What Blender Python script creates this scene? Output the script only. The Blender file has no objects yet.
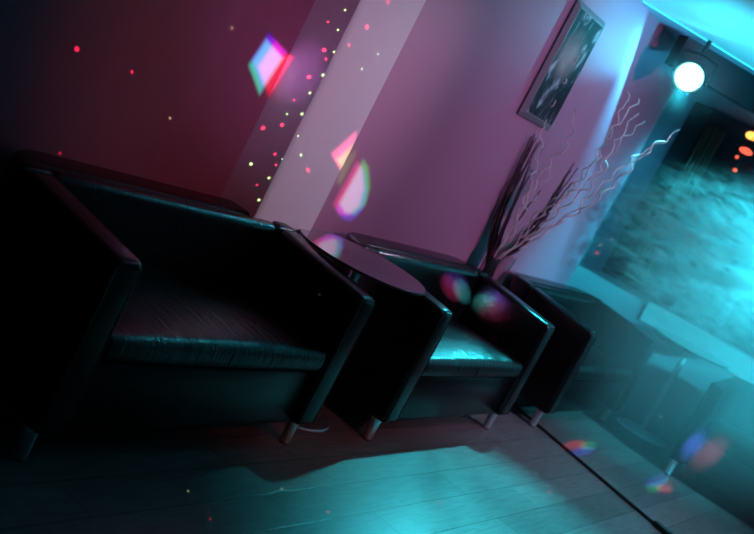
import bpy, bmesh, math, random
from mathutils import Vector, Matrix
random.seed(7)
SC = bpy.context.scene
COL = SC.collection
PI = math.pi

# ------------------------------------------------------------------ camera
ROLL, PITCH, YAW = 0.4771, 0.1641, 0.5269
CAM = Vector((2.732, 0.0, 1.4839))
FPX = 1047.0
FW = Vector((-math.sin(YAW)*math.cos(PITCH), math.cos(YAW)*math.cos(PITCH), -math.sin(PITCH)))
RT = Vector((math.cos(YAW), math.sin(YAW), 0))
UP = RT.cross(FW)
cr, sr = math.cos(ROLL), math.sin(ROLL)
IX = RT*cr + UP*sr            # image x axis in the world
IY = UP*cr - RT*sr            # image up axis in the world

def ray(px, py):
    return FW*FPX + IX*(px-377) + IY*(267-py)

def hit(px, py, n, d):
    """the point of the plane n.p = d that the photo shows at a pixel"""
    r = ray(px, py); n = Vector(n)
    return CAM + r*((d - n.dot(CAM))/n.dot(r))

cd = bpy.data.cameras.new('camera')
cam = bpy.data.objects.new('camera', cd); COL.objects.link(cam)
cam.matrix_world = Matrix(((IX.x, IY.x, -FW.x, CAM.x), (IX.y, IY.y, -FW.y, CAM.y), (IX.z, IY.z, -FW.z, CAM.z), (0, 0, 0, 1)))
cd.sensor_fit = 'HORIZONTAL'; cd.sensor_width = 36; cd.lens = FPX/754*36
cd.dof.use_dof = True; cd.dof.focus_distance = 4.3; cd.dof.aperture_fstop = 2.2
cd.clip_start = 0.05
SC.camera = cam

# ------------------------------------------------------------------ materials
def mat(name, color=(.5, .5, .5), rough=.5, metal=0., spec=.5, **kw):
    m = bpy.data.materials.new(name); m.use_nodes = True
    b = m.node_tree.nodes['Principled BSDF']
    b.inputs['Base Color'].default_value = (*color, 1)
    b.inputs['Roughness'].default_value = rough
    b.inputs['Metallic'].default_value = metal
    b.inputs['Specular IOR Level'].default_value = spec
    for k, v in kw.items():
        b.inputs[k.replace('_', ' ')].default_value = v
    return m

def nd(m, typ, **kw):
    n = m.node_tree.nodes.new(typ)
    for k, v in kw.items(): setattr(n, k, v)
    return n

def link(m, a, b): m.node_tree.links.new(a, b)

def bump(m, scale=(1, 1, 1), nscale=20, detail=4, strength=.2, dist=.01, rough_var=0, color_var=None):
    b = m.node_tree.nodes['Principled BSDF']
    tc = nd(m, 'ShaderNodeTexCoord'); mp = nd(m, 'ShaderNodeMapping')
    mp.inputs['Scale'].default_value = scale
    nz = nd(m, 'ShaderNodeTexNoise'); nz.inputs['Scale'].default_value = nscale; nz.inputs['Detail'].default_value = detail
    bp = nd(m, 'ShaderNodeBump'); bp.inputs['Strength'].default_value = strength; bp.inputs['Distance'].default_value = dist
    link(m, tc.outputs['Object'], mp.inputs['Vector']); link(m, mp.outputs['Vector'], nz.inputs['Vector'])
    link(m, nz.outputs['Fac'], bp.inputs['Height']); link(m, bp.outputs['Normal'], b.inputs['Normal'])
    if color_var:
        mx = nd(m, 'ShaderNodeMix', data_type='RGBA')
        mx.inputs[6].default_value = (*color_var[0], 1); mx.inputs[7].default_value = (*color_var[1], 1)
        link(m, nz.outputs['Fac'], mx.inputs[0]); link(m, mx.outputs[2], b.inputs['Base Color'])
    return nz, bp

M = {}
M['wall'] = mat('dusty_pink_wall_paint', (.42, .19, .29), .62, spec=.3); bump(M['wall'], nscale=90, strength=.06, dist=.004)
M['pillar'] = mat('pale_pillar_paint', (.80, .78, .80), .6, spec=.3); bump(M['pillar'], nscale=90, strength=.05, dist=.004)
M['ceiling'] = mat('white_ceiling_paint', (.62, .64, .66), .7); bump(M['ceiling'], nscale=60, strength=.05, dist=.004)
M['farwall'] = mat('far_wall_paint', (.36, .36, .42), .6); bump(M['farwall'], nscale=90, strength=.05, dist=.004)
M['panel'] = mat('pale_panel_paint', (.66, .68, .72), .45); bump(M['panel'], nscale=50, strength=.04, dist=.004)
M['dark'] = mat('dark_paint', (.012, .014, .022), .5); bump(M['dark'], nscale=40, strength=.05, dist=.004)
M['trim'] = mat('trim_paint', (.34, .32, .42), .55); bump(M['trim'], nscale=40, strength=.05, dist=.004)
M['leather'] = mat('black_leather', (.005, .005, .006), .24, spec=.3); bump(M['leather'], nscale=55, detail=6, strength=.22, dist=.006)
M['seat'] = mat('creased_black_leather', (.005, .005, .006), .30, spec=.45)
_nz, _bp = bump(M['seat'], scale=(2.2, 26, 6), nscale=1.6, detail=5, strength=.38, dist=.018)
_nz.inputs['Distortion'].default_value = 1.2
M['backc'] = mat('pleated_black_leather', (.005, .005, .006), .22, spec=.4)
_nz, _bp = bump(M['backc'], scale=(6, 34, 1.5), nscale=1.6, detail=4, strength=.35, dist=.012)
M['piping'] = mat('leather_piping', (.01, .01, .011), .35)
M['chrome'] = mat('chrome', (.8, .8, .83), .42, metal=1); bump(M['chrome'], nscale=200, strength=.02, dist=.001)
M['glossblack'] = mat('polished_black_top', (.055, .045, .055), .07, spec=.9, Coat_Weight=.6, Coat_Roughness=.05); bump(M['glossblack'], nscale=6, strength=.01, dist=.002)
M['edge'] = mat('black_edge', (.006, .006, .007), .35); bump(M['edge'], nscale=60, strength=.05, dist=.002)
M['rubber'] = mat('black_rubber', (.016, .016, .016), .6); bump(M['rubber'], nscale=80, strength=.1, dist=.002)
M['frame'] = mat('brushed_frame', (.2, .21, .225), .5, spec=.3); bump(M['frame'], scale=(1, 1, 12), nscale=40, strength=.05, dist=.002)
M['willow'] = mat('pale_willow_bark', (.8, .75, .72), .55); bump(M['willow'], nscale=120, strength=.3, dist=.002, color_var=((.66, .58, .55), (.92, .88, .85)))
M['grass'] = mat('dark_dried_grass', (.035, .012, .018), .6); bump(M['grass'], scale=(8, 8, 1), nscale=60, strength=.3, dist=.002, color_var=((.02, .008, .012), (.07, .02, .03)))
M['lampbody'] = mat('lamp_housing', (.012, .012, .014), .4); bump(M['lampbody'], nscale=80, strength=.08, dist=.002)
M['vase'] = mat('tinted_glass', (.9, .8, .82), .05, Transmission_Weight=.95, IOR=1.12); bump(M['vase'], nscale=8, strength=.02, dist=.002)
M['winframe'] = mat('dark_window_frame', (.012, .014, .018), .4); bump(M['winframe'], nscale=60, strength=.05, dist=.002)
M['curtain'] = mat('brown_curtain', (.12, .07, .055), .8); bump(M['curtain'], scale=(30, 1, 1), nscale=2, strength=.3, dist=.01)

def emit(name, color, strength):
    m = mat(name, color, .4)
    b = m.node_tree.nodes['Principled BSDF']
    b.inputs['Emission Color'].default_value = (*color, 1)
    tc = nd(m, 'ShaderNodeTexCoord'); nz = nd(m, 'ShaderNodeTexNoise'); nz.inputs['Scale'].default_value = 3
    mr = nd(m, 'ShaderNodeMapRange'); mr.inputs['To Min'].default_value = strength*.85; mr.inputs['To Max'].default_value = strength*1.15
    link(m, tc.outputs['Object'], nz.inputs['Vector']); link(m, nz.outputs['Fac'], mr.inputs['Value'])
    link(m, mr.outputs['Result'], b.inputs['Emission Strength'])
    return m
M['lens'] = emit('lit_lens', (.3, 1., 1.), 5.5)
M['strip'] = emit('cyan_led', (.05, .75, .9), 1.2)
M['amber'] = emit('amber_glow', (1., .42, .08), 2.2)
M['redglow'] = emit('red_glow', (1., .12, .06), 1.3)

# window glass: clear sheet with reflections, night outside
g = mat('night_window_glass', (.02, .03, .04), .04, spec=.6); M['glass'] = g
bump(g, nscale=2, strength=.01, dist=.003)
tr = nd(g, 'ShaderNodeBsdfTransparent'); tr.inputs['Color'].default_value = (.6, .66, .7, 1)
mx = nd(g, 'ShaderNodeMixShader'); mx.inputs[0].default_value = .6
out = g.node_tree.nodes['Material Output']
link(g, tr.outputs[0], mx.inputs[1]); link(g, g.node_tree.nodes['Principled BSDF'].outputs[0], mx.inputs[2]); link(g, mx.outputs[0], out.inputs['Surface'])

# floor: dark laminate planks running along the wall
m = mat('dark_laminate', (.1, .085, .08), .33, spec=.45); M['floor'] = m
b = m.node_tree.nodes['Principled BSDF']
tc = nd(m, 'ShaderNodeTexCoord'); sp = nd(m, 'ShaderNodeSeparateXYZ'); cb = nd(m, 'ShaderNodeCombineXYZ')
ax = nd(m, 'ShaderNodeMath', operation='ADD'); ax.inputs[1].default_value = .09
ay = nd(m, 'ShaderNodeMath', operation='ADD'); ay.inputs[1].default_value = .39
link(m, tc.outputs['Object'], sp.inputs[0]); link(m, sp.outputs[0], ax.inputs[0]); link(m, sp.outputs[1], ay.inputs[0])
link(m, ay.outputs[0], cb.inputs[0]); link(m, ax.outputs[0], cb.inputs[1])
br = nd(m, 'ShaderNodeTexBrick'); br.offset = .37; br.offset_frequency = 2; br.squash = 1
br.inputs['Scale'].default_value = 1; br.inputs['Brick Width'].default_value = 1.3; br.inputs['Row Height'].default_value = .18
br.inputs['Mortar Size'].default_value = .0022; br.inputs['Mortar Smooth'].default_value = .3; br.inputs['Bias'].default_value = 0
br.inputs['Color1'].default_value = (.17, .135, .135, 1); br.inputs['Color2'].default_value = (.24, .2, .195, 1); br.inputs['Mortar'].default_value = (.012, .01, .01, 1)
link(m, cb.outputs[0], br.inputs['Vector'])
mp = nd(m, 'ShaderNodeMapping'); mp.inputs['Scale'].default_value = (14, 1.2, 1)
nz = nd(m, 'ShaderNodeTexNoise'); nz.inputs['Scale'].default_value = 5; nz.inputs['Detail'].default_value = 7; nz.inputs['Distortion'].default_value = .6
link(m, tc.outputs['Object'], mp.inputs[0]); link(m, mp.outputs[0], nz.inputs['Vector'])
mr = nd(m, 'ShaderNodeMapRange'); mr.inputs['From Min'].default_value = .3; mr.inputs['From Max'].default_value = .7; mr.inputs['To Min'].default_value = .72; mr.inputs['To Max'].default_value = 1.2
link(m, nz.outputs['Fac'], mr.inputs['Value'])
ml = nd(m, 'ShaderNodeMix', data_type='RGBA', blend_type='MULTIPLY'); ml.inputs[0].default_value = 1
link(m, br.outputs['Color'], ml.inputs[6]); link(m, mr.outputs[0], ml.inputs[7]); link(m, ml.outputs[2], b.inputs['Base Color'])
bp = nd(m, 'ShaderNodeBump'); bp.inputs['Strength'].default_value = .25; bp.inputs['Distance'].default_value = .003
inv = nd(m, 'ShaderNodeMath', operation='SUBTRACT'); inv.inputs[0].default_value = 1; link(m, br.outputs['Fac'], inv.inputs[1])
link(m, inv.outputs[0], bp.inputs['Height']); link(m, bp.outputs[0], b.inputs['Normal'])

# artwork: dark leaves round a pale bloom
m = mat('botanical_print', (.03, .05, .06), .7, spec=.15); M['art'] = m
b = m.node_tree.nodes['Principled BSDF']
tc = nd(m, 'ShaderNodeTexCoord')
mp = nd(m, 'ShaderNodeMapping'); mp.inputs['Scale'].default_value = (1, 4.2, 1.9); mp.inputs['Rotation'].default_value = (.5, 0, 0)
n1 = nd(m, 'ShaderNodeTexNoise'); n1.inputs['Scale'].default_value = 1.7; n1.inputs['Detail'].default_value = 3; n1.inputs['Distortion'].default_value = 2.2
link(m, tc.outputs['Object'], mp.inputs[0]); link(m, mp.outputs[0], n1.inputs['Vector'])
r1 = nd(m, 'ShaderNodeValToRGB'); e = r1.color_ramp.elements
e[0].position = .44; e[0].color = (.012, .018, .022, 1); e[1].position = .70; e[1].color = (.42, .46, .50, 1)
k = e.new(.57); k.color = (.03, .045, .055, 1)
link(m, n1.outputs['Fac'], r1.inputs[0])
sg = nd(m, 'ShaderNodeMapping'); sg.inputs['Scale'].default_value = (1, 6.2, 5.5); sg.inputs['Location'].default_value = (0, .2, -.35)
gr = nd(m, 'ShaderNodeTexGradient', gradient_type='SPHERICAL')
link(m, tc.outputs['Object'], sg.inputs[0]); link(m, sg.outputs[0], gr.inputs[0])
n2 = nd(m, 'ShaderNodeTexNoise'); n2.inputs['Scale'].default_value = 9; n2.inputs['Detail'].default_value = 3
link(m, tc.outputs['Object'], n2.inputs['Vector'])
mm = nd(m, 'ShaderNodeMath', operation='MULTIPLY'); link(m, gr.outputs['Fac'], mm.inputs[0]); link(m, n2.outputs['Fac'], mm.inputs[1])
m2 = nd(m, 'ShaderNodeMath', operation='MULTIPLY', use_clamp=True); m2.inputs[1].default_value = 2.6; link(m, mm.outputs[0], m2.inputs[0])
mx = nd(m, 'ShaderNodeMix', data_type='RGBA'); mx.inputs[7].default_value = (.30, .2, .19, 1)
link(m, m2.outputs[0], mx.inputs[0]); link(m, r1.outputs[0], mx.inputs[6]); link(m, mx.outputs[2], b.inputs['Base Color'])

# ------------------------------------------------------------------ mesh helpers
def finish(name, bm, material, parent=None, smooth=True, angle=40):
    bmesh.ops.recalc_face_normals(bm, faces=bm.faces)
    me = bpy.data.meshes.new(name); bm.to_mesh(me); bm.free()
    me.materials.append(material)
    if smooth:
        for p in me.polygons: p.use_smooth = True
        try: me.set_sharp_from_angle(angle=math.radians(angle))
        except Exception: pass
    o = bpy.data.objects.new(name, me); COL.objects.link(o)
    if parent: o.parent = parent
    return o

def empty(name, loc, rz=0):
    o = bpy.data.objects.new(name, None); COL.objects.link(o)
    o.location = loc; o.rotation_euler = (0, 0, rz); o.empty_display_size = .1
    return o

def tag(o, label, cat, group=None, kind=None):
    o['label'] = label; o['category'] = cat
    if group: o['group'] = group
    if kind: o['kind'] = kind
    return o

def struct(name, bm, material, parent=None, **kw):
    o = finish(name, bm, material, parent, **kw)
    o['kind'] = 'structure'
    return o

def box(bm, a, b, bev=0, seg=3):
    a, b = Vector(a), Vector(b)
    r = bmesh.ops.create_cube(bm, size=1, matrix=Matrix.LocRotScale((a+b)/2, None, b-a))
    if bev:
        es = list({e for v in r['verts'] for e in v.link_edges})
        bmesh.ops.bevel(bm, geom=es, offset=bev, segments=seg, profile=.5, affect='EDGES')
    return bm

def prism(bm, pts, z0, z1, bev=0, seg=3):
    vs = [bm.verts.new((x, y, z0)) for x, y in pts]
    f = bm.faces.new(vs)
    r = bmesh.ops.extrude_face_region(bm, geom=[f])
    top = [v for v in r['geom'] if isinstance(v, bmesh.types.BMVert)]
    for v in top: v.co.z = z1
    bm.normal_update()
    if bev:
        es = [e for e in bm.edges if abs(e.verts[0].co.z-e.verts[1].co.z) < 1e-6]
        bmesh.ops.bevel(bm, geom=es, offset=bev, segments=seg, profile=.5, affect='EDGES')
    return bm

def lathe(bm, prof, n=40, c=(0, 0, 0), rot=None):
    rings = []
    R = rot or Matrix.Identity(3)
    for r, z in prof:
        rings.append([bm.verts.new(Vector(c)+R @ Vector((r*math.cos(2*PI*i/n), r*math.sin(2*PI*i/n), z))) for i in range(n)])
    for A, B in zip(rings, rings[1:]):
        for i in range(n):
            bm.faces.new((A[i], A[(i+1) % n], B[(i+1) % n], B[i]))
    if prof[0][0] > 1e-5: bm.faces.new(rings[0])
    if prof[-1][0] > 1e-5: bm.faces.new(rings[-1])
    bmesh.ops.remove_doubles(bm, verts=bm.verts, dist=1e-6)
    return bm

def tube(bm, pts, rad, n=8):
    """tube along a polyline with a radius per point"""
    pts = [Vector(p) for p in pts]
    if not hasattr(rad, '__len__'): rad = [rad]*len(pts)
    rings = []; u = None
    for i, p in enumerate(pts):
        t = (pts[min(i+1, len(pts)-1)]-pts[max(i-1, 0)]).normalized()
        if u is None: u = t.orthogonal().normalized()
        u = (u-t*u.dot(t)).normalized(); v = t.cross(u)
        rings.append([bm.verts.new(p+(u*math.cos(2*PI*k/n)+v*math.sin(2*PI*k/n))*rad[i]) for k in range(n)])
    for A, B in zip(rings, rings[1:]):
        for k in range(n): bm.faces.new((A[k], A[(k+1) % n], B[(k+1) % n], B[k]))
    bm.faces.new(rings[0]); bm.faces.new(rings[-1])
    return bm

NB = bmesh.new
def smoothpath(pts, sub=6):
    pts = [Vector(p) for p in pts]; out = []
    P = [pts[0]*2-pts[1]]+pts+[pts[-1]*2-pts[-2]]
    for i in range(1, len(P)-2):
        for s in range(sub):
            t = s/sub
            out.append(.5*((2*P[i])+(P[i+1]-P[i-1])*t+(2*P[i-1]-5*P[i]+4*P[i+1]-P[i+2])*t*t+(3*P[i]-P[i-1]-3*P[i+1]+P[i+2])*t**3))
    return out+[pts[-1]]

# ------------------------------------------------------------------ room shell
CEIL = 2.59; FARY = 8.25; ENDY = 7.27
struct('floor', box(NB(), (-.75, -1.6, -.1), (5.2, FARY+.15, 0)), M['floor'], smooth=False)
struct('ceiling', box(NB(), (-.75, -1.6, CEIL), (5.2, FARY+.15, CEIL+.1)), M['ceiling'], smooth=False)
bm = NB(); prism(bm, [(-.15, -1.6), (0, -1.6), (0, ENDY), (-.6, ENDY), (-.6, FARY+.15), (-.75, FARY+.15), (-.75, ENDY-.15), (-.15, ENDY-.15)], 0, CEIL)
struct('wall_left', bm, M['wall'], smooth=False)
struct('wall_right', box(NB(), (5.05, -1.6, 0), (5.2, FARY+.15, CEIL)), M['farwall'], smooth=False)
struct('wall_back', box(NB(), (0, -1.6, 0), (5.05, -1.45, CEIL)), M['farwall'], smooth=False)
WX0, WX1, WZ0, WZ1 = -.15, 2.6, .90, 2.42
bm = NB()
box(bm, (-.6, FARY, 0), (5.05, FARY+.15, WZ0)); box(bm, (-.6, FARY, WZ1), (5.05, FARY+.15, CEIL))
box(bm, (-.6, FARY, WZ0), (WX0, FARY+.15, WZ1)); box(bm, (WX1, FARY, WZ0), (5.05, FARY+.15, WZ1))
struct('wall_far', bm, M['farwall'], smooth=False)
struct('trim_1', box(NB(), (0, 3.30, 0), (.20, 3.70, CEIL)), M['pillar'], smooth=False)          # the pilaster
# pale board under the window sill
bm = NB(); box(bm, (.31, FARY-.02, .70), (2.6, FARY, .87), .004, 1)
struct('trim_2', bm, M['panel'], smooth=False)
# thin slab whose darker paint stands for the unlit ceiling past a slanting edge, and the dark beam under it in front of the window
bd = Vector((.66, .75, 0)).normalized(); bn = Vector((bd.y, -bd.x, 0))
p0 = Vector((.19, 6.53, 0)); e0 = p0+bd*2.2; e1 = e0-bn*.12; p1 = p0-bn*.12
struct('trim_3', prism(NB(), [(p0.x, p0.y), (e0.x, e0.y), (e1.x, e1.y), (p1.x, p1.y)], CEIL-.21, CEIL-.013), M['dark'], smooth=False)
struct('ceiling_shade_slab', prism(NB(), [(.001, 6.02), (1.72, 8.24), (.001, 8.24)], CEIL-.012, CEIL-.0005), M['trim'], smooth=False)
struct('baseboard_left', box(NB(), (0, -1.4, 0), (.014, 3.298, .07), .003, 1), M['trim'], smooth=False)

# window with two leaves
win = empty('window_1', ((WX0+WX1)/2, FARY+.03, WZ0)); win['kind'] = 'structure'
def W(bm_fn): return bm_fn
def wbox(a, b, bev=.006):
    c = win.location
    return box(NB(), Vector(a)-c, Vector(b)-c, bev, 1)
y0, y1 = FARY-.05, FARY+.06
bm = wbox((WX0, y0, WZ0), (WX0+.17, y1, WZ1))
c = win.location
box(bm, Vector((WX1-.17, y0, WZ0))-c, Vector((WX1, y1, WZ1))-c, .006, 1)
box(bm, Vector((WX0+.17, y0, WZ0))-c, Vector((WX1-.17, y1, WZ0+.06))-c, .006, 1)
box(bm, Vector((WX0+.17, y0, WZ1-.1))-c, Vector((WX1-.17, y1, WZ1))-c, .006, 1)
finish('window_frame', bm, M['winframe'], win, smooth=False)
finish('mullion', wbox((.87-.022, y0+.0, WZ0+.06), (.87+.022, y1-.02, WZ1-.1)), M['trim'], win, smooth=False)
finish('pane', wbox((WX0+.17, FARY+.02, WZ0+.06), (.85, FARY+.028, WZ1-.1), 0), M['glass'], win, smooth=False)
finish('pane', wbox((.89, FARY+.02, WZ0+.06), (WX1-.17, FARY+.028, WZ1-.1), 0), M['glass'], win, smooth=False)

# narrow brown curtain tied at the left side of the window
bm = NB(); n = 46; rows = 14; grid = []
for j in range(rows+1):
    z = WZ0+.07+(WZ1-.12-WZ0-.07)*j/rows
    grid.append([bm.verts.new((.03+.17*i/n, FARY-.075+.014*math.sin(i/n*PI*10+.25*math.sin(j*.6)), z)) for i in range(n+1)])
for j in range(rows):
    for i in range(n): bm.faces.new((grid[j][i], grid[j][i+1], grid[j+1][i+1], grid[j+1][i]))
bmesh.ops.solidify(bm, geom=bm.faces[:], thickness=.006)
tag(finish('curtain', bm, M['curtain']), 'narrow brown curtain hanging beside the left frame of the dark window', 'curtain')

# ------------------------------------------------------------------ sofas
DEP, HW = .72, .71
LEGS = ((.11, .58), (.655, .665))
def copy_tree(o, parent=None):
    c = o.copy(); COL.objects.link(c)
    if parent: c.parent = parent
    for ch in [k for k in o.children]: copy_tree(ch, c)
    return c

def soft_block(a, b, bev, dome=0, nx=8, ny=10):
    """a padded block, its top crowned and its front puffed"""
    bm = NB(); a, b = Vector(a), Vector(b)
    box(bm, a, b, bev, 4)
    bmesh.ops.subdivide_edges(bm, edges=[e for e in bm.edges if e.calc_length() > .1], cuts=5, use_grid_fill=True)
    c = (a+b)/2; h = (b-a)/2
    for v in bm.verts:
        u = (v.co.x-c.x)/h.x; w = (v.co.y-c.y)/h.y
        k = max(0, 1-u*u)*max(0, 1-w*w)
        if v.co.z > c.z: v.co.z += dome*k
    return bm

def make_sofa():
    root = empty('leather_sofa', (0, 0, 0))
    # backrest: wraps round the rear corners
    R = .22; T = .12
    pts = [(R, -HW), (R, -HW+T), (.15, -HW+T), (.15, HW-T), (R, HW-T), (R, HW)]
    for i in range(1, 13):
        a = PI/2+PI/2*i/12; pts.append((R+R*math.cos(a), HW-R+R*math.sin(a)))
    for i in range(12):
        a = PI+PI/2*i/12; pts.append((R+R*math.cos(a), -HW+R+R*math.sin(a)))
    finish('backrest', prism(NB(), pts, .115, .757, .024, 3), M['leather'], root)
    for s in (-1, 1):
        bm = NB(); ya, yb = sorted((s*HW, s*(HW-.12)))
        box(bm, (R+.0005, ya, .115), (DEP, yb, .753), .026, 4)
        for v in bm.verts:
            if v.co.z > .4: v.co.z -= .055*max(0, (v.co.x-R)/(DEP-R))
        arm = finish('arm', bm, M['leather'], root)
        # piping round the arm front
        e = .012; x = DEP-.004; ring = [(x, ya+e, .13), (x, ya+e, .672), (x, ya+.03, .69), (x, yb-.03, .69), (x, yb-e, .672), (x, yb-e, .13)]
        finish('piping', tube(NB(), ring, .0045, 6), M['piping'], arm)
    bm = NB(); box(bm, (.151, -HW+.121, .115), (DEP-.03, HW-.121, .35), .012, 2)
    finish('seat_base', bm, M['leather'], root)
    iw = HW-.122
    cu = finish('seat_cushion', soft_block((.19, -iw, .352), (DEP-.006, iw, .450), .036, .030), M['seat'], root)
    xs = [(DEP-.0055, .372), (DEP-.0055, .412), (DEP-.014, .438), (DEP-.042, .4515), (DEP-.10, .458), (DEP-.20, .467)]
    finish('seam', tube(NB(), [(x, 0, z) for x, z in xs], .0028, 6), M['piping'], cu)
    bc = soft_block((.1505, -iw, .40), (.225, iw, .755), .034, 0)
    for v in bc.verts:
        if v.co.x > .19: v.co.x += .02*max(0, 1-abs(v.co.z-.52)/.2)
    finish('back_cushion', bc, M['backc'], root)
    for x, ly in LEGS:
        for s in (-1, 1):
            lg = finish('leg', lathe(NB(), [(.0, .006), (.021, .006), (.023, .012), (.023, .1), (.030, .104), (.030, .114), (0, .114)], 20, (x, s*ly, 0)), M['chrome'], root)
            finish('foot_pad', lathe(NB(), [(0, 0), (.02, 0), (.02, .0058), (0, .0058)], 20, (x, s*ly, 0)), M['rubber'], lg)
    return root

spots = [(.031, 2.828, -.004, 'black leather two-seat sofa nearest the camera, its left side lost in darkness'),
         (.034, 4.767, .02, 'black leather sofa with cyan lit seat, between the round table and the branch vase'),
         (.024, 6.778, .003, 'black leather sofa behind the branch vase, veiled by cyan smoke'),
         (1.985, 7.79, -PI/2, 'dark leather sofa below the far window, at the right edge of the photo')]
proto = make_sofa()
for i, (x, y, a, lab) in enumerate(spots):
    o = proto if i == 0 else copy_tree(proto)
    o.location = (x, y, 0); o.rotation_euler = (0, 0, a)
    tag(o, lab, 'sofa', 'black leather sofas along the walls')

# ------------------------------------------------------------------ round tables
def make_table():
    root = empty('round_table', (0, 0, 0)); R = .302
    finish('tabletop', lathe(NB(), [(0, .739), (R-.003, .739), (R, .742), (R, .747), (R-.003, .75), (0, .75)], 72), M['glossblack'], root)
    finish('edge_band', lathe(NB(), [(R+.0004, .739), (R+.003, .739), (R+.003, .749), (R+.0004, .749), (R+.0004, .739)], 72), M['edge'], root)
    finish('pole', lathe(NB(), [(0, .02), (.024, .02), (.024, .70), (0, .70)], 24), M['chrome'], root)
    finish('top_plate', lathe(NB(), [(0, .701), (.024, .701), (.07, .728), (.07, .7385), (0, .7385)], 32), M['edge'], root)
    finish('base', lathe(NB(), [(0, 0), (.20, 0), (.205, .006), (.20, .012), (.06, .022), (.026, .034), (.0241, .034), (.0241, .02), (0, .02)], 48), M['chrome'], root)
    return root
t1 = make_table(); t1.location = (.435, 3.815, 0)
tag(t1, 'round black table with mirror-like top between the two nearest sofas', 'table', 'round pedestal tables')
t2 = copy_tree(t1); t2.location = (.85, 7.9, 0)
tag(t2, 'round pedestal table in cyan smoke in front of the far window', 'table', 'round pedestal tables')

# ------------------------------------------------------------------ vase with branches
VX, VY = .145, 5.70
bm = lathe(NB(), [(0, 0), (.07, 0), (.075, .01), (.075, .3), (.078, .6), (.085, .84), (.088, .88), (.083, .88), (.080, .84), (.073, .6), (.070, .3), (.069, .02), (0, .02)], 40, )
vs = finish('floor_vase', bm, M['vase']); vs.location = (VX, VY, 0)
tag(vs, 'tall tinted glass floor vase holding branches, in the gap between two sofas', 'vase')

vn = Vector((math.sin(YAW), -math.cos(YAW), 0))
def vpt(px, py, toward=0.):
    p = hit(px, py, vn, vn.dot(Vector((VX, VY, 0)))+toward)
    p.x = max(p.x, .025)
    return p

def stalk(name, pixels, r0, r1, material, toward, wig, seed, root, label, cat, group):
    rnd = random.Random(seed)
    base = Vector((VX+root[0], VY+root[1], .03)); lip = Vector((VX+root[0]*1.3, VY+root[1]*1.3, .80))
    n = len(pixels)
    pts = [base, base.lerp(lip, .5)]
    for i, (px, py) in enumerate(pixels):
        p = vpt(px, py, toward*(i+1)/n)
        if i == 0 and (p.xy-Vector((VX, VY))).length > .062 and p.z < .92:
            q = (p.xy-Vector((VX, VY))).normalized()*.058; p.x, p.y = VX+q.x, VY+q.y
        pts.append(p)
    sp = smoothpath(pts, 7); L = len(sp); ph = [rnd.uniform(0, 6.28) for _ in range(3)]
    s = 0; res = []
    for i, p in enumerate(sp):
        if i: s += (p-sp[i-1]).length
        k = min(1, max(0, (p.z-.9)/.25))*wig
        q = p+RT*(k*(math.sin(s*48+ph[0])+.5*math.sin(s*81+ph[1])))+vn*(k*.7*math.cos(s*44+ph[2]))+Vector((0, 0, k*.5*math.sin(s*66+ph[1])))
        q.x = max(q.x, .014); res.append(q)
    rad = [r0+(r1-r0)*(i/(L-1)) for i in range(L)]
    o = finish(name, tube(NB(), res, rad, 6), material)
    return tag(o, label, cat, group)

W6 = [
 ([(489, 262), (505, 243), (518, 216), (528, 191), (539, 154), (543, 128), (546, 112), (555, 90), (569, 66), (577, 38)], 'longest pale curly branch, crossing in front of the framed picture'),
 ([(491, 262), (512, 228), (523, 205), (537, 180), (552, 160), (566, 147), (573, 128), (575, 108)], 'pale curly branch ending just right below the framed picture'),
 ([(493, 262), (517, 236), (545, 206), (570, 188), (590, 165), (606, 140), (618, 118), (630, 92)], 'pale curly branch with its tip on the cyan streak of the wall'),
 ([(494, 263), (520, 240), (550, 212), (574, 188), (596, 160), (612, 132), (640, 98)], 'pale curly branch bending right at its tip across the cyan streak'),
 ([(495, 263), (525, 240), (556, 214), (580, 194), (598, 178), (610, 158), (625, 137), (646, 121)], 'pale curly branch tipped right under the bright lamp'),
 ([(496, 264), (530, 238), (562, 220), (590, 205), (620, 178), (640, 158), (662, 142), (681, 129)], 'pale branch reaching furthest right, almost to the window frame'),
 ([(497, 264), (535, 240), (570, 214), (596, 190), (626, 164), (652, 146), (672, 137)], 'pale branch just above the one reaching furthest right'),
 ([(492, 262), (515, 240), (540, 216), (566, 196), (592, 178), (614, 146), (637, 112)], 'thin reddish pale branch rising in the middle of the spray'),
 ([(490, 262), (508, 240), (526, 210), (541, 186), (556, 164)], 'short pale curly branch left of the middle of the spray'),
 ([(494, 263), (514, 246), (536, 220), (560, 200), (584, 180)], 'short pale curly branch low in the middle of the spray'),
]
for i, (px, lab) in enumerate(W6):
    a = i*2.4
    stalk('willow_branch', px, .0085, .0026, M['willow'], .18*math.sin(i*1.7)+.05, .012, 50+i, (.035*math.cos(a), .035*math.sin(a)), lab, 'branch', 'pale curly willow branches in the vase')
dark = []
for k, (tx, ty) in enumerate([(515, 131), (517, 129), (520, 134), (523, 131), (527, 130), (529, 134), (513, 138)]):
    dark.append(([(484+k*1.2, 262), (490+k*1.6, 225), (500+k*2.2, 180), (tx, ty)], 'dark dried stalk of the tall clump leaning along the wall', 'tall clump of dark stalks', k))
for k, (tx, ty) in enumerate([(531, 161), (529, 166), (533, 170)]):
    dark.append(([(490+k, 262), (502+k, 230), (517+k, 195), (tx, ty)], 'dark dried stalk of the shorter trio right of the tall clump', 'shorter trio of dark stalks', 10+k))
dark.append(([(494, 262), (508, 240), (524, 212), (541, 190)], 'single short dark dried stalk between the two dark clumps', None, 20))
for k, (tx, ty) in enumerate([(574, 163), (571, 170), (578, 168), (566, 178), (572, 182), (560, 186)]):
    dark.append(([(497, 264), (516+k, 243+k), (543+k, 210+k), (tx, ty)], 'dark dried stalk leaning right behind the pale branches', 'dark stalks behind the pale branches', 30+k))
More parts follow.
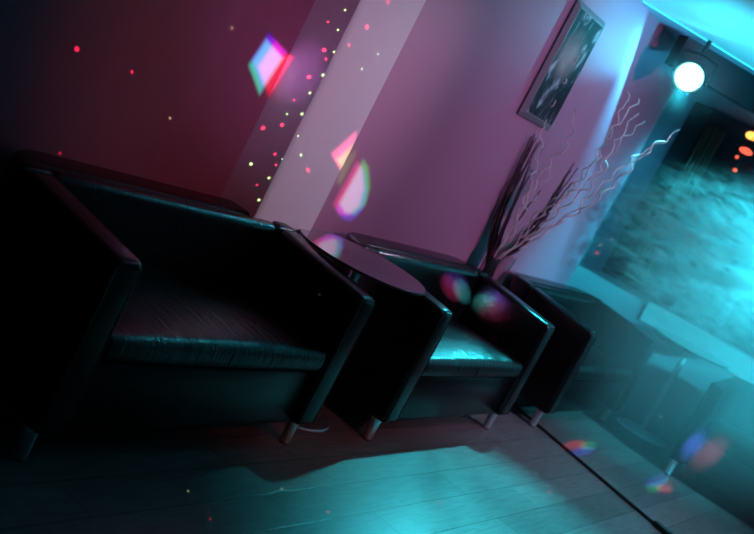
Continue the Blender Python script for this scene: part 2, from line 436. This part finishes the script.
for px, lab, grp, sd in dark:
    a = sd*1.9
    stalk('dried_grass_stalk', px, .013, .003, M['grass'], .06*math.sin(sd*2.1)-.03, .0015, 200+sd, (.042*math.cos(a), .042*math.sin(a)), lab, 'dried stalk', grp)

# ------------------------------------------------------------------ picture
PY0, PY1, PZ0, PZ1 = 5.28, 5.725, 1.635, 2.335
pic = empty('framed_picture', (.002, (PY0+PY1)/2, (PZ0+PZ1)/2))
hy, hz = (PY1-PY0)/2, (PZ1-PZ0)/2
tag(pic, 'tall framed botanical picture hanging on the mauve wall above the vase', 'picture')
bm = NB(); w = .036
def ring(x, d): return [bm.verts.new((x, y, z)) for y, z in ((-hy+d, -hz+d), (hy-d, -hz+d), (hy-d, hz-d), (-hy+d, hz-d))]
rg = [ring(0, 0), ring(.012, 0), ring(.034, w-.004), ring(.034, w), ring(.0, w)]
for A, B in zip(rg, rg[1:]+rg[:1]):
    for i in range(4): bm.faces.new((A[i], A[(i+1) % 4], B[(i+1) % 4], B[i]))
finish('frame', bm, M['frame'], pic, smooth=False)
finish('print', box(NB(), (.002, -hy+w, -hz+w), (.031, hy-w, hz-w)), M['art'], pic, smooth=False)

# ------------------------------------------------------------------ stage lamp
LP = Vector((.371, 6.40, 2.331))
AIM = Vector((1.15, 4.15, .1))
ax = (Vector((1.6, 1.4, .9))-LP).normalized()          # lens axis, out into the room
lamp = empty('stage_lamp', LP)
tag(lamp, 'round stage lamp glowing bright cyan, hung under the ceiling by the window', 'lamp')
R3 = ax.to_track_quat('Z', 'Y').to_matrix()
finish('housing', lathe(NB(), [(0, -.20), (.06, -.20), (.085, -.15), (.098, -.04), (.102, .01), (.094, .01), (.088, -.01), (0, -.01)], 36, rot=R3), M['lampbody'], lamp)
finish('lens', lathe(NB(), [(.0, .012), (.045, .009), (.086, -.004), (.086, -.008), (0, -.008)], 36, rot=R3), M['lens'], lamp)
side = ax.cross(Vector((0, 0, 1))).normalized()
q = [side*.115-ax*.06, side*.115-ax*.06+Vector((0, 0, .13)), Vector((0, 0, .15))-ax*.06, -side*.115-ax*.06+Vector((0, 0, .13)), -side*.115-ax*.06]
bm = tube(NB(), q, .008, 8); tube(bm, [Vector((0, 0, .15))-ax*.06, Vector((0, 0, CEIL-LP.z-.013))-ax*.06], .014, 10)
finish('yoke', bm, M['lampbody'], lamp)
for s in (-1, 1):
    finish('knob', lathe(NB(), [(0, -.012), (.02, -.012), (.02, .012), (0, .012)], 16, side*s*.112-ax*.06, (side).to_track_quat('Z', 'Y').to_matrix()), M['lampbody'], lamp)

# LED strip along the cornice
le = Vector((1.719, 2.22, 0)).normalized(); ln = Vector((le.y, -le.x, 0))
a = Vector((.001, 6.02, 0))+le*.02+ln*.006; b_ = a+le*2.6
led = tube(NB(), [(a.x, a.y, CEIL-.0065), (b_.x, b_.y, CEIL-.0065)], .003, 8)
tag(finish('led_strip', led, M['strip']), 'thin cyan light strip running along the ceiling cornice', 'light strip')

# ------------------------------------------------------------------ glowing lamps by the window
def pendant(px, py, y, r, h, m, label, tilt=0):
    p = hit(px, py, (0, 1, 0), y)
    root = empty('pendant_lamp', p)
    finish('lamp_shade', lathe(NB(), [(0, -h), (r*.55, -h*.92), (r*.95, -h*.45), (r, 0), (r*.85, h*.5), (r*.4, h*.9), (0, h)], 24), m, root)
    finish('cord', tube(NB(), [(0, 0, h*.96), (0, 0, min(CEIL, 9)-p.z-.001)], .004, 6), M['rubber'], root)
    tag(root, label, 'lamp', 'small glowing lamps at the right edge')
pendant(752, 136, 8.02, .048, .03, M['amber'], 'topmost amber glowing lamp at the right edge, in front of the window')
pendant(746, 151, 7.98, .052, .024, M['redglow'], 'red oval glowing lamp below the amber one at the right edge')
pendant(737, 157, 8.05, .014, .012, M['redglow'], 'tiny dim red lamp left of the red oval one')
pendant(735, 170, 8.0, .016, .014, M['redglow'], 'tiny dim red lamp hanging lowest, in the smoke')

# ------------------------------------------------------------------ cable on the floor
pts = [(.35, 6.325, .009), (.50, 6.262, .009), (.8, 6.140, .009), (1.1, 6.020, .009), (1.4, 5.897, .009), (1.66, 5.795, .009)]
cab = empty('floor_cable', (1.0, 6.06, 0)); o0 = Vector(cab.location)
tag(cab, 'black cable running across the floor from under the smoky sofa', 'cable')
finish('cord', tube(NB(), [p-o0 for p in smoothpath(pts, 6)], .009, 8), M['rubber'], cab)
bm = NB(); box(bm, (0, 0, 0), (.12, .05, .03), .008, 2)
bmesh.ops.rotate(bm, verts=bm.verts, matrix=Matrix.Rotation(-.39, 3, 'Z'))
bmesh.ops.translate(bm, verts=bm.verts, vec=Vector((1.65, 5.775, 0.0005))-o0)
finish('plug', bm, M['lampbody'], cab)

# ------------------------------------------------------------------ smoke
m = bpy.data.materials.new('stage_smoke'); m.use_nodes = True; M['smoke'] = m
nt = m.node_tree; nt.nodes.remove(nt.nodes['Principled BSDF'])
pv = nd(m, 'ShaderNodeVolumePrincipled'); pv.inputs['Color'].default_value = (.9, .95, 1, 1); pv.inputs['Anisotropy'].default_value = .0
link(m, pv.outputs[0], nt.nodes['Material Output'].inputs['Volume'])
ge = nd(m, 'ShaderNodeNewGeometry')
def blob(center, scale):
    """1 at the centre of an ellipsoid, 0 at its surface"""
    a = nd(m, 'ShaderNodeVectorMath', operation='SUBTRACT'); a.inputs[1].default_value = center
    d = nd(m, 'ShaderNodeVectorMath', operation='DIVIDE'); d.inputs[1].default_value = scale
    l = nd(m, 'ShaderNodeVectorMath', operation='LENGTH')
    r = nd(m, 'ShaderNodeMapRange', interpolation_type='SMOOTHSTEP'); r.inputs['From Min'].default_value = 1; r.inputs['From Max'].default_value = .15
    link(m, ge.outputs['Position'], a.inputs[0]); link(m, a.outputs[0], d.inputs[0]); link(m, d.outputs[0], l.inputs[0]); link(m, l.outputs['Value'], r.inputs['Value'])
    return r.outputs['Result']
def math2(op, a, b, clamp=False):
    n = nd(m, 'ShaderNodeMath', operation=op, use_clamp=clamp)
    for i, v in enumerate((a, b)):
        if isinstance(v, (int, float)): n.inputs[i].default_value = v
        else: link(m, v, n.inputs[i])
    return n.outputs[0]
mp = nd(m, 'ShaderNodeMapping'); mp.inputs['Rotation'].default_value = (0, .55, 0); mp.inputs['Scale'].default_value = (.9, .9, 2.4)
link(m, ge.outputs['Position'], mp.inputs[0])
nz = nd(m, 'ShaderNodeTexNoise'); nz.inputs['Scale'].default_value = 3.3; nz.inputs['Detail'].default_value = 7; nz.inputs['Roughness'].default_value = .62; nz.inputs['Distortion'].default_value = 2.2
link(m, mp.outputs[0], nz.inputs['Vector'])
wr = nd(m, 'ShaderNodeMapRange', interpolation_type='SMOOTHSTEP'); wr.inputs['From Min'].default_value = .46; wr.inputs['From Max'].default_value = .66
link(m, nz.outputs['Fac'], wr.inputs['Value'])
SMOKE_C = (.8, 7.4, 1.40)
wisps = math2('MULTIPLY', math2('MULTIPLY', blob(SMOKE_C, (.95, .85, .68)), wr.outputs[0]), 14)
haze = math2('ADD', math2('MULTIPLY', blob((1.45, 7.1, .85), (1.5, 1.35, 1.5)), .45), math2('MULTIPLY', blob(tuple(LP), (.4, .4, .35)), .12))
link(m, math2('ADD', wisps, haze), pv.inputs['Density'])
sm = box(NB(), (.02, 5.75, .02), (3.0, 8.15, 2.57))
so = finish('smoke', sm, m, smooth=False)
tag(so, 'drifting cloud of cyan lit smoke in front of the far window', 'smoke', kind='stuff')

# ------------------------------------------------------------------ lights
def spot(name, loc, to, watts, color, cone, blend=.5, radius=.05):
    l = bpy.data.lights.new(name, 'SPOT'); l.energy = watts; l.color = color
    l.spot_size = math.radians(cone); l.spot_blend = blend; l.shadow_soft_size = radius
    o = bpy.data.objects.new(name, l); COL.objects.link(o); o.location = loc
    o.rotation_euler = (Vector(to)-Vector(loc)).to_track_quat('-Z', 'Y').to_euler()
    return o
CY = (.03, .72, .86)
L0 = LP+ax*.03
spot('lamp_beam', L0, (1.3, 4.25, 0), 880, CY, 36, 1., .03)
# spill of the same lamp: weak, nearly a hemisphere, shuttered towards the ceiling
sd = Vector((-.044, -.90, -.442)).normalized()
sl = spot('lamp_spill', LP+ax*.04, LP+ax*.04+sd, 80, (.04, .60, .82), 171, .01, .015)
sl.data.use_nodes = True; nt = sl.data.node_tree
ge = nt.nodes.new('ShaderNodeNewGeometry'); sx = nt.nodes.new('ShaderNodeSeparateXYZ')
nt.links.new(ge.outputs['Incoming'], sx.inputs[0])
rp = nt.nodes.new('ShaderNodeMapRange'); rp.interpolation_type = 'SMOOTHSTEP'
rp.inputs['From Min'].default_value = .15; rp.inputs['From Max'].default_value = .6; rp.inputs['To Min'].default_value = 1; rp.inputs['To Max'].default_value = .08
nt.links.new(sx.outputs['Z'], rp.inputs['Value'])
dt = nt.nodes.new('ShaderNodeVectorMath'); dt.operation = 'DOT_PRODUCT'; dt.inputs[1].default_value = sd
nt.links.new(ge.outputs['Incoming'], dt.inputs[0])
rr = nt.nodes.new('ShaderNodeMapRange'); rr.interpolation_type = 'SMOOTHSTEP'
rr.inputs['From Min'].default_value = .09; rr.inputs['From Max'].default_value = .5; rr.inputs['To Min'].default_value = 1; rr.inputs['To Max'].default_value = .3
nt.links.new(dt.outputs['Value'], rr.inputs['Value'])
rz = nt.nodes.new('ShaderNodeMapRange'); rz.interpolation_type = 'SMOOTHSTEP'
rz.inputs['From Min'].default_value = -.55; rz.inputs['From Max'].default_value = -.28; rz.inputs['To Min'].default_value = .02; rz.inputs['To Max'].default_value = .5
nt.links.new(sx.outputs['Z'], rz.inputs['Value']); nt.links.new(rz.outputs[0], rr.inputs['To Max'])
mu = nt.nodes.new('ShaderNodeMath'); mu.operation = 'MULTIPLY'
nt.links.new(rp.outputs[0], mu.inputs[0]); nt.links.new(rr.outputs[0], mu.inputs[1])
nt.links.new(mu.outputs[0], [n for n in nt.nodes if n.type == 'EMISSION'][0].inputs['Strength'])
spot('sofa_fill', L0, (.4, 2.5, .5), 100, CY, 13, 1., .03)  # extra narrow spot added at the lamp to put highlights on the nearest sofa
spot('smoke_fill', (3.7, 7.3, 2.1), (.5, 7.7, 1.42), 6500, CY, 26, .9, .05)  # unseen spot added off to the right to make the smoke bright
spot('haze_fill', (3.9, 6.2, 1.7), (1.1, 7.3, .85), 2000, (.03, .62, .75), 46, 1., .05)  # second unseen spot, added to lift the low haze
spot('ceiling_fill', (2.6, 5.6, 1.1), (.95, 6.0, 2.6), 750, (.03, .62, .86), 50, 1., .05)  # unseen uplight added to brighten the ceiling corner
# lavender, red and violet party lights and added fills; a node mask cuts the two lavender ones at the pilaster edge
def edge_mask(o, fade=None):
    l = o.data; l.use_nodes = True; nt = l.node_tree
    A = Vector((.2, 3.30, 0))-o.location; N = Vector((A.y, -A.x, 0)).normalized()
    if N.dot(Vector((0, 5, 1))-o.location) < 0: N = -N
    ge = nt.nodes.new('ShaderNodeNewGeometry'); d = nt.nodes.new('ShaderNodeVectorMath'); d.operation = 'DOT_PRODUCT'
    d.inputs[1].default_value = N; nt.links.new(ge.outputs['Incoming'], d.inputs[0])
    r = nt.nodes.new('ShaderNodeMapRange'); r.inputs['From Min'].default_value = .0; r.inputs['From Max'].default_value = .002
    nt.links.new(d.outputs['Value'], r.inputs['Value'])
    res = r.outputs[0]
    if fade:
        c = [(Vector((0, y, 1.1))-o.location).normalized() for y in fade]; n2 = Vector((c[1].y, -c[1].x, 0)).normalized()
        d2 = nt.nodes.new('ShaderNodeVectorMath'); d2.operation = 'DOT_PRODUCT'; d2.inputs[1].default_value = n2; nt.links.new(ge.outputs['Incoming'], d2.inputs[0])
        r2 = nt.nodes.new('ShaderNodeMapRange'); r2.interpolation_type = 'SMOOTHSTEP'
        r2.inputs['From Min'].default_value = 0; r2.inputs['From Max'].default_value = n2.dot(c[0]); nt.links.new(d2.outputs['Value'], r2.inputs['Value'])
        m2 = nt.nodes.new('ShaderNodeMath'); m2.operation = 'MULTIPLY'; nt.links.new(res, m2.inputs[0]); nt.links.new(r2.outputs[0], m2.inputs[1]); res = m2.outputs[0]
    nt.links.new(res, [n for n in nt.nodes if n.type == 'EMISSION'][0].inputs['Strength'])
edge_mask(spot('pillar_fill', (1.25, 6.4, 2.5), (.2, 3.6, 1.1), 270, (.97, .66, 1.), 40, 1., .008), (3.75, 4.7))  # narrow spot added to brighten the pilaster on its own
edge_mask(spot('lavender_wash', (2.6, 5.7, 2.45), (0, 5.7, 1.25), 110, (1., .38, .88), 84, 1., .008))
spot('cool_fill', (3.9, 5.6, 2.4), (1.3, 6.0, 0), 190, (.5, .7, 1.), 52, 1., .1)  # unseen bluish fill added for the floor on the right
spot('red_wash', (4.3, 1.9, 2.3), (0, 3.1, 1.2), 80, (1., .19, .22), 27, 1., .1)
spot('floor_red_fill', (3.6, 3.2, 2.4), (1.0, 4.2, 0), 55, (1., .28, .22), 40, 1., .1)  # weak unseen fill added to redden the floor before the sofas
spot('violet_wash', (3.6, .6, 2.4), (.1, 3.3, 1.45), 100, (.75, .42, 1.), 17, 1., .1)

# rotating effect projector: patches of split colour and laser dots
GP = Vector((2.95, -.4, 2.3))
PL = {'W': ((1, 0, 0), 0), 'P': ((0, 1, 0), 3.30), 'X': ((1, 0, 0), .20), 'F': ((0, 0, 1), 0), 'A': ((0, 1, 0), 8.25),
      'S': ((1, 0, 0), .62), 'B': ((0, 1, 0), 5.32), 'D': ((0, 1, 0), 7.07), 'C': ((0, 1, 0), 7.4), 'K': ((1, 0, 0), .26), 'T': ((0, 0, 1), .42)}
def gdir(px, py, s):
    return (hit(px, py, *PL[s])-GP).normalized()

def projector(name, watts, build):
    o = spot(name, GP, (.2, 5.2, .9), watts, (1, 1, 1), 120, .1, 0.0)
    l = o.data; l.use_nodes = True; nt = l.node_tree
    em = [n for n in nt.nodes if n.type == 'EMISSION'][0]
    ge = nt.nodes.new('ShaderNodeNewGeometry')
    def vm(op, b):
        n = nt.nodes.new('ShaderNodeVectorMath'); n.operation = op; nt.links.new(ge.outputs['Incoming'], n.inputs[0]); n.inputs[1].default_value = b
        return n.outputs['Value']
    def mt(op, a, b, c=None, clamp=False):
        n = nt.nodes.new('ShaderNodeMath'); n.operation = op; n.use_clamp = clamp
        for i, v in enumerate((a, b, c)):
            if v is None: continue
            if isinstance(v, (int, float)): n.inputs[i].default_value = v
            else: nt.links.new(v, n.inputs[i])
        return n.outputs[0]
    rgb = build(vm, mt)
    cc = nt.nodes.new('ShaderNodeCombineColor')
    for i in range(3): nt.links.new(rgb[i], cc.inputs[i])
    nt.links.new(cc.outputs[0], em.inputs['Color'])
    return o

RED = [(132, 72, 'W'), (60, 153, 'W'), (77, 49, 'W'), (324, 50, 'P'), (326, 59, 'P'), (328, 22, 'P'), (309, 77, 'P'), (294, 100, 'P'), (282, 125, 'P'),
       (275, 154, 'P'), (276, 165, 'P'), (257, 185, 'P'), (238, 210, 'P'), (263, 128, 'P'), (367, 27, 'X'), (349, 45, 'X'), (308, 170, 'X'), (388, 2, 'X'),
       (328, 512, 'F'), (440, 503, 'F'), (549, 492, 'F'), (210, 519, 'F'), (494, 337, 'B'), (668, 64, 'A'), (675, 105, 'A'), (625, 208, 'C'),
       (603, 244, 'C'), (622, 305, 'C'), (711, 340, 'D'), (746, 364, 'D'), (691, 393, 'D'), (663, 108, 'A'), (706, 346, 'D'), (659, 478, 'F'), (738, 290, 'C')]
GREEN = [(189, 107, 'W'), (232, 28, 'W'), (170, 118, 'W'), (338, 30, 'P'), (334, 52, 'P'), (323, 75, 'P'), (310, 93, 'P'), (302, 114, 'P'), (282, 159, 'P'),
         (269, 178, 'P'), (259, 200, 'P'), (251, 164, 'P'), (345, 10, 'P'), (287, 114, 'P'), (378, 54, 'X'), (362, 69, 'X'), (301, 155, 'X'), (298, 136, 'X'),
         (321, 291, 'S'), (282, 489, 'F'), (540, 463, 'F'), (625, 450, 'F'), (740, 510, 'F'), (484, 313, 'B'), (652, 124, 'C'), (618, 231, 'C'), (687, 380, 'D'),
         (671, 405, 'D'), (606, 236, 'C'), (430, 500, 'F'), (525, 485, 'F'), (188, 491, 'F')]
def dots(vm, mt):
    def total(lst, r, seed):
        rnd = random.Random(seed); s = 0.
        for px, py, sf in lst:
            dist = vm('DISTANCE', gdir(px, py, sf)); k = rnd.choice((.6, .8, 1., 1.15))
            s = mt('MULTIPLY_ADD', mt('LESS_THAN', dist, r*k), rnd.uniform(.7, 1.2), s)
        return s
    r = total(RED, .0016, 1); g = total(GREEN, .0012, 2)
    return mt('MULTIPLY_ADD', g, .45, r), mt('MULTIPLY_ADD', r, .03, mt('MULTIPLY', g, .7)), mt('MULTIPLY_ADD', g, .25, mt('MULTIPLY', r, .10))
projector('laser_projector', 2600, dots)

# patches, in photo pixels: surface, outline, then per channel (weights, shift of the outline); soft round ones after
POLY = [
 ('W', [(250.5, 63), (270, 34), (290, 56), (263, 97)], [((.12, .0, 1), (-1, -4)), ((0, 1.1, .5), (-4, 2)), ((.8, .02, .05), (5, 3))]),
 ('W', [(360, 158), (367, 168), (369, 190), (364, 208), (352, 219), (341, 217), (334, 205)], [((.8, .05, .25), (-3, -1)), ((0, 1.25, .1), (3, -2)), ((.1, .1, 1), (0, 4))]),
 ('X', [(357, 128), (358, 138), (340, 173), (329, 153)], [((1, .08, .22), (0, 0)), ((.1, .35, .0), (5, 6))]),
]
SOFT = [
 ('P', [((.25, .05, .28), (301, 72), (318, 40), (280, 62), .16)]),
 ('K', [((1, .06, .2), (451, 288), (458, 302), (442, 291), 24.), ((.1, .9, .8), (462, 291), (467, 304), (454, 294), 34.), ((.25, .1, .9), (456, 281), (462, 292), (444, 283), 16.)]),
 ('F', [((1, .03, .03), (575, 445), (588, 443), (573, 440), 3.), ((.02, .9, .1), (588, 446), (597, 445), (587, 441), 2.5), ((.1, .1, 1), (583, 451), (596, 449), (582, 446), 4.)]),
 ('F', [((1, .03, .1), (664, 489), (673, 490), (663, 484), 3.), ((.02, .9, .1), (654, 488), (663, 487), (653, 483), 2.5), ((.1, .1, 1), (655, 483), (666, 482), (654, 478), 4.)]),
 ('D', [((.1, .15, 1), (689, 450), (697, 438), (680, 446), 5.), ((.9, .2, .35), (704, 459), (716, 444), (690, 455), 2.)]),
]
def patches(vm, mt):
    acc = [0., 0., 0.]
    def put(f, rgb):
        for i in range(3):
            if rgb[i]: acc[i] = mt('MULTIPLY_ADD', f, rgb[i], acc[i])
    for sf, outline, chans in POLY:
        for rgb, (dx, dy) in chans:
            P = [gdir(x+dx, y+dy, sf) for x, y in outline]; C = sum(P, Vector())/len(P); f = None
            for A, B in zip(P, P[1:]+P[:1]):
                N = A.cross(B).normalized()
                if N.dot(C) < 0: N = -N
                d = vm('DOT_PRODUCT', N)
                f = d if f is None else mt('MINIMUM', f, d)
            put(mt('MULTIPLY', f, 260, clamp=True), rgb)
    for sf, lst in SOFT:
        for rgb, c, a, b_, k in lst:
            C = gdir(*c, sf); A = gdir(*a, sf)-C; B = gdir(*b_, sf)-C
            A -= C*A.dot(C); B -= C*B.dot(C)
            aa, bb, ab = A.dot(A), B.dot(B), A.dot(B); det = aa*bb-ab*ab
            if det < 1e-12: continue
            u = vm('DOT_PRODUCT', (A*bb-B*ab)/det); v = vm('DOT_PRODUCT', (B*aa-A*ab)/det)
            r2 = mt('MULTIPLY_ADD', u, u, mt('MULTIPLY', v, v))
            put(mt('MULTIPLY', mt('SUBTRACT', 1.15, r2, clamp=True), k), rgb)
    return acc
projector('derby_projector', 3200, patches)

# ------------------------------------------------------------------ world and colour
w = bpy.data.worlds.new('night'); SC.world = w; w.use_nodes = True
w.node_tree.nodes['Background'].inputs[0].default_value = (.10, .06, .14, 1)
w.node_tree.nodes['Background'].inputs[1].default_value = .01
SC.view_settings.view_transform = 'Standard'; SC.view_settings.look = 'None'
SC.view_settings.exposure = 0; SC.view_settings.gamma = 1; SC.view_settings.use_curve_mapping = False
SC.cycles.use_denoising = True
SC.cycles.max_bounces = 6; SC.cycles.diffuse_bounces = 3; SC.cycles.glossy_bounces = 3; SC.cycles.transmission_bounces = 6; SC.cycles.transparent_max_bounces = 8
SC.cycles.volume_bounces = 0
SC.cycles.sample_clamp_indirect = 3
SC.cycles.caustics_reflective = False; SC.cycles.caustics_refractive = False
